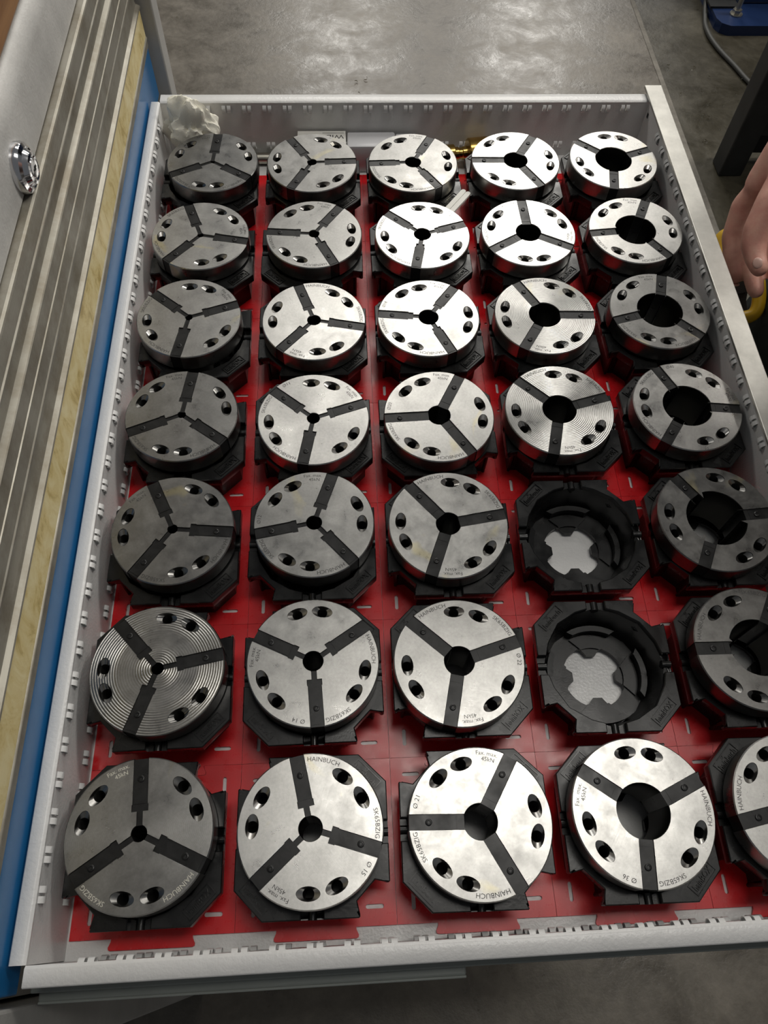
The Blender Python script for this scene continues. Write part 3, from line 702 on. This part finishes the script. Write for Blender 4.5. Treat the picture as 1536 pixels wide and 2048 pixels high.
# ------------------------------------------------------------------ person at the right, hand beside the drawer front
def fused(name, chains, mat, voxel, smooth_it, parent):
    """limbs as tapered capsules fused into one continuous skin"""
    mb = MB()
    for ch in chains:
        for k, (x, y, z, r) in enumerate(ch):
            bm = bmesh.new(); bmesh.ops.create_icosphere(bm, subdivisions=2, radius=r, matrix=Matrix.Translation((x, y, z))); mb.bm(bm)
            if k:
                x0, y0, z0, r0 = ch[k-1]
                if (Vector((x, y, z))-Vector((x0, y0, z0))).length > 1e-5: mb.cyl((x0, y0, z0), (x, y, z), r0, r, 18)
    m = bpy.data.meshes.new(name); m.from_pydata(mb.v, [], mb.f)
    o = bpy.data.objects.new(name, m); COL.objects.link(o)
    rm = o.modifiers.new('fuse', 'REMESH'); rm.mode = 'VOXEL'; rm.voxel_size = voxel
    sm = o.modifiers.new('soften', 'SMOOTH'); sm.factor = .5; sm.iterations = smooth_it
    bpy.context.view_layer.update()
    e = bpy.data.meshes.new_from_object(o.evaluated_get(bpy.context.evaluated_depsgraph_get())); e.name = name
    bpy.data.objects.remove(o); bpy.data.meshes.remove(m)
    e.materials.clear(); e.materials.append(M[mat]); e.polygons.foreach_set('use_smooth', [True]*len(e.polygons))
    return link(name, e, parent)
person = thing('person', 'person in dark trousers standing behind the drawer front, hand hanging down', 'person', (.80, .42, ZF))
PO = Vector((.80, .42, ZF))
def sh(chains): return [[(x-PO.x, y-PO.y, z-PO.z, r) for x, y, z, r in ch] for ch in chains]
f1 = [(.610, .628, .092, .0138), (.5990, .6270, .064, .0124), (.5965, .6190, .048, .0110), (.5955, .6110, .034, .0114), (.5955, .6000, .0275, .0104), (.5955, .5905, .0225, .0107), (.5958, .5800, .0195, .0100), (.5962, .5680, .0170, .0092)]
f2 = [(.620, .620, .092, .0138), (.6130, .6140, .064, .0122), (.6085, .6010, .048, .0104), (.6075, .5890, .0350, .0109), (.6075, .5740, .0310, .0099), (.6073, .5616, .0285, .0103), (.6070, .5490, .0265, .0098), (.6066, .5370, .0250, .0090)]
f3 = [(.632, .614, .096, .0136), (.6280, .6050, .074, .0118), (.6240, .5800, .050, .0106), (.6240, .5560, .0420, .0098), (.6240, .5380, .0420, .0088)]
f4 = [(.644, .610, .102, .0126), (.6420, .6000, .084, .0108), (.6400, .5770, .061, .0096), (.6400, .5580, .0540, .0088), (.6410, .5430, .0550, .0078)]
th = [(.616, .608, .120, .0165), (.6000, .5860, .102, .0150), (.5915, .5700, .0800, .0142), (.5900, .5610, .0700, .0134), (.5910, .5480, .0630, .0112), (.5935, .5350, .0595, .0094)]
palm = [[(.622, .634, .138, .0235), (.606, .628, .092, .0160)], [(.628, .630, .140, .0230), (.620, .617, .092, .0160)], [(.634, .626, .142, .0220), (.632, .610, .098, .0150)], [(.640, .624, .145, .0200), (.643, .607, .106, .0135)]]
arm = [[(.631, .630, .150, .0270), (.655, .640, .205, .0300), (.700, .655, .300, .0390), (.740, .668, .380, .0430), (.790, .665, .520, .0460), (.835, .640, .700, .0540)]]
larm = [[(.835, .200, .700, .0540), (.80, .165, .520, .0450), (.745, .165, .380, .0420), (.70, .20, .30, .036), (.655, .235, .215, .029), (.63, .25, .17, .026)], [(.63, .25, .17, .024), (.60, .265, .12, .022), (.585, .272, .085, .012), (.575, .275, .055, .009)], [(.605, .255, .12, .018), (.59, .255, .085, .011), (.582, .255, .055, .009)], [(.61, .28, .125, .018), (.59, .288, .088, .011), (.58, .288, .06, .009)], [(.615, .29, .13, .016), (.60, .302, .098, .010), (.592, .302, .072, .008)], [(.615, .245, .14, .016), (.592, .235, .115, .011), (.58, .235, .095, .010)]]
torso = [[(.84, .42, .20, .135), (.84, .42, .40, .130), (.845, .42, .58, .145), (.845, .42, .70, .105), (.845, .42, .80, .055), (.835, .42, .87, .055)], [(.84, .35, .62, .11), (.84, .49, .62, .11)], [(.84, .28, .70, .07), (.84, .56, .70, .07)]]
legs = [[(.80, .515, .18, .100), (.752, .562, -.08, .082), (.740, .600, -.26, .060), (.80, .58, -.56, .045), (.72, .585, -.585, .034)], [(.80, .325, .18, .100), (.80, .315, -.10, .082), (.81, .31, -.26, .060), (.83, .31, -.56, .045), (.75, .305, -.585, .034)]]
head = [[(.825, .42, .96, .088), (.815, .42, .985, .092), (.82, .42, 1.03, .095)], [(.785, .42, .915, .045)], [(.728, .42, .962, .014), (.735, .42, .985, .012)], [(.745, .42, .925, .018)], [(.83, .325, .97, .020)], [(.83, .515, .97, .020)]]
body = fused('body', sh([f1, f2, f3, f4, th]+palm+arm+larm+torso+legs+head), 'skin', .0026, 4, person)
tr = [[(.815, .42, .22, .150), (.81, .42, .12, .145)], [(.80, .505, .16, .118), (.752, .560, -.06, .104), (.735, .600, -.26, .086), (.800, .580, -.55, .078)], [(.80, .335, .16, .118), (.79, .320, -.06, .104), (.80, .31, -.26, .084), (.825, .31, -.55, .078)]]
fused('trousers', sh(tr), 'trouser', .008, 6, person)
ts = [[(.84, .42, .20, .155), (.84, .42, .40, .150), (.845, .42, .58, .160), (.845, .42, .70, .120)], [(.84, .35, .62, .13), (.84, .49, .62, .13)], [(.84, .26, .70, .085), (.84, .58, .70, .085)], [(.835, .645, .700, .072), (.795, .667, .540, .066)], [(.835, .195, .700, .072), (.802, .165, .540, .066)]]
fused('shirt', sh(ts), 'shirt', .008, 6, person)
fused('hair', sh([[(.845, .42, 1.03, .098), (.86, .42, .98, .094)], [(.80, .42, 1.075, .062)]]), 'hair', .008, 4, person)
fused('shoes', sh([[(.81, .58, -.575, .045), (.70, .585, -.585, .042), (.64, .59, -.588, .034)]]), 'shoe', .008, 3, person)
fused('shoes', sh([[(.84, .31, -.575, .045), (.73, .305, -.585, .042), (.67, .30, -.588, .034)]]), 'shoe', .008, 3, person)
def nail(p, n_, d_, w, l):
    mb = MB(); bm = bmesh.new(); bmesh.ops.create_uvsphere(bm, u_segments=20, v_segments=10, radius=1.0); mb.bm(bm, 0, Matrix.Diagonal((l/2, w/2, .0016, 1)))
    o = mb.build('finger_nail', 'nail', body, 40); n_ = Vector(n_).normalized(); d_ = Vector(d_); d_ = (d_-n_*d_.dot(n_)).normalized(); y_ = n_.cross(d_)
    o.matrix_local = mtx(Vector(p)-PO, d_, y_, n_); return o
nail((.5880, .5345, .0672), (-.50, -.55, .66), (.20, -.80, -.40), .0098, .0118)
nail((.5965, .5625, .0095), (.05, -.45, -.9), (0, -.9, .3), .0100, .0120)
for sy in (-.03, .03):
    mb = MB(); bm = bmesh.new(); bmesh.ops.create_uvsphere(bm, u_segments=16, v_segments=10, radius=.0125); mb.bm(bm); o = mb.build('eye', 'paper', body, 60); o.location = Vector((.740, .42+sy, .995))-PO
# yellow tool in the hand
tool = thing('yellow_hand_tool', 'yellow and black hand tool held in the hanging hand', 'hand tool', (.6250, .6060, -.0170))
def loop_tube(pts, r, n=10):
    pts = [Vector(p) for p in pts]; K = len(pts); mb = MB(); vs = []; fs = []; c_ = sum(pts, Vector())/K
    for k, p in enumerate(pts):
        d_ = (pts[(k+1) % K]-pts[k-1]).normalized(); u = (p-c_); u = (u-d_*u.dot(d_)).normalized(); w = d_.cross(u)
        vs += [p+(u*math.cos(a_)+w*math.sin(a_))*r for a_ in (2*math.pi*i/n for i in range(n))]
        fs += [(k*n+i, k*n+(i+1) % n, ((k+1) % K)*n+(i+1) % n, ((k+1) % K)*n+i) for i in range(n)]
    mb.add(vs, fs); return mb
tn = Vector((-.35, -.45, .82)).normalized(); tu = (Vector((.10, 1, 0))-tn*tn.dot(Vector((.10, 1, 0)))).normalized(); tv = tn.cross(tu)
pts = []
for k in range(40):
    t = 2*math.pi*k/40; cx, cy = math.cos(t), math.sin(t)
    pts.append(tu*(math.copysign(abs(cx)**.6, cx)*.052)+tv*(math.copysign(abs(cy)**.6, cy)*.021)-tn*.006)
loop_tube(pts, .0080).build('tool_frame', 'yellow', tool, 60)
mb = MB(); bm = bmesh.new(); bmesh.ops.create_cube(bm, size=1); bmesh.ops.bevel(bm, geom=bm.edges[:], offset=.25, segments=3, affect='EDGES')
mb.bm(bm, 0, Matrix.Translation(-tn*.012) @ mtx((0, 0, 0), tv, tu, -tn) @ Matrix.Diagonal((.024, .088, .010, 1))); mb.build('tool_grip', 'mblack', tool, 50)
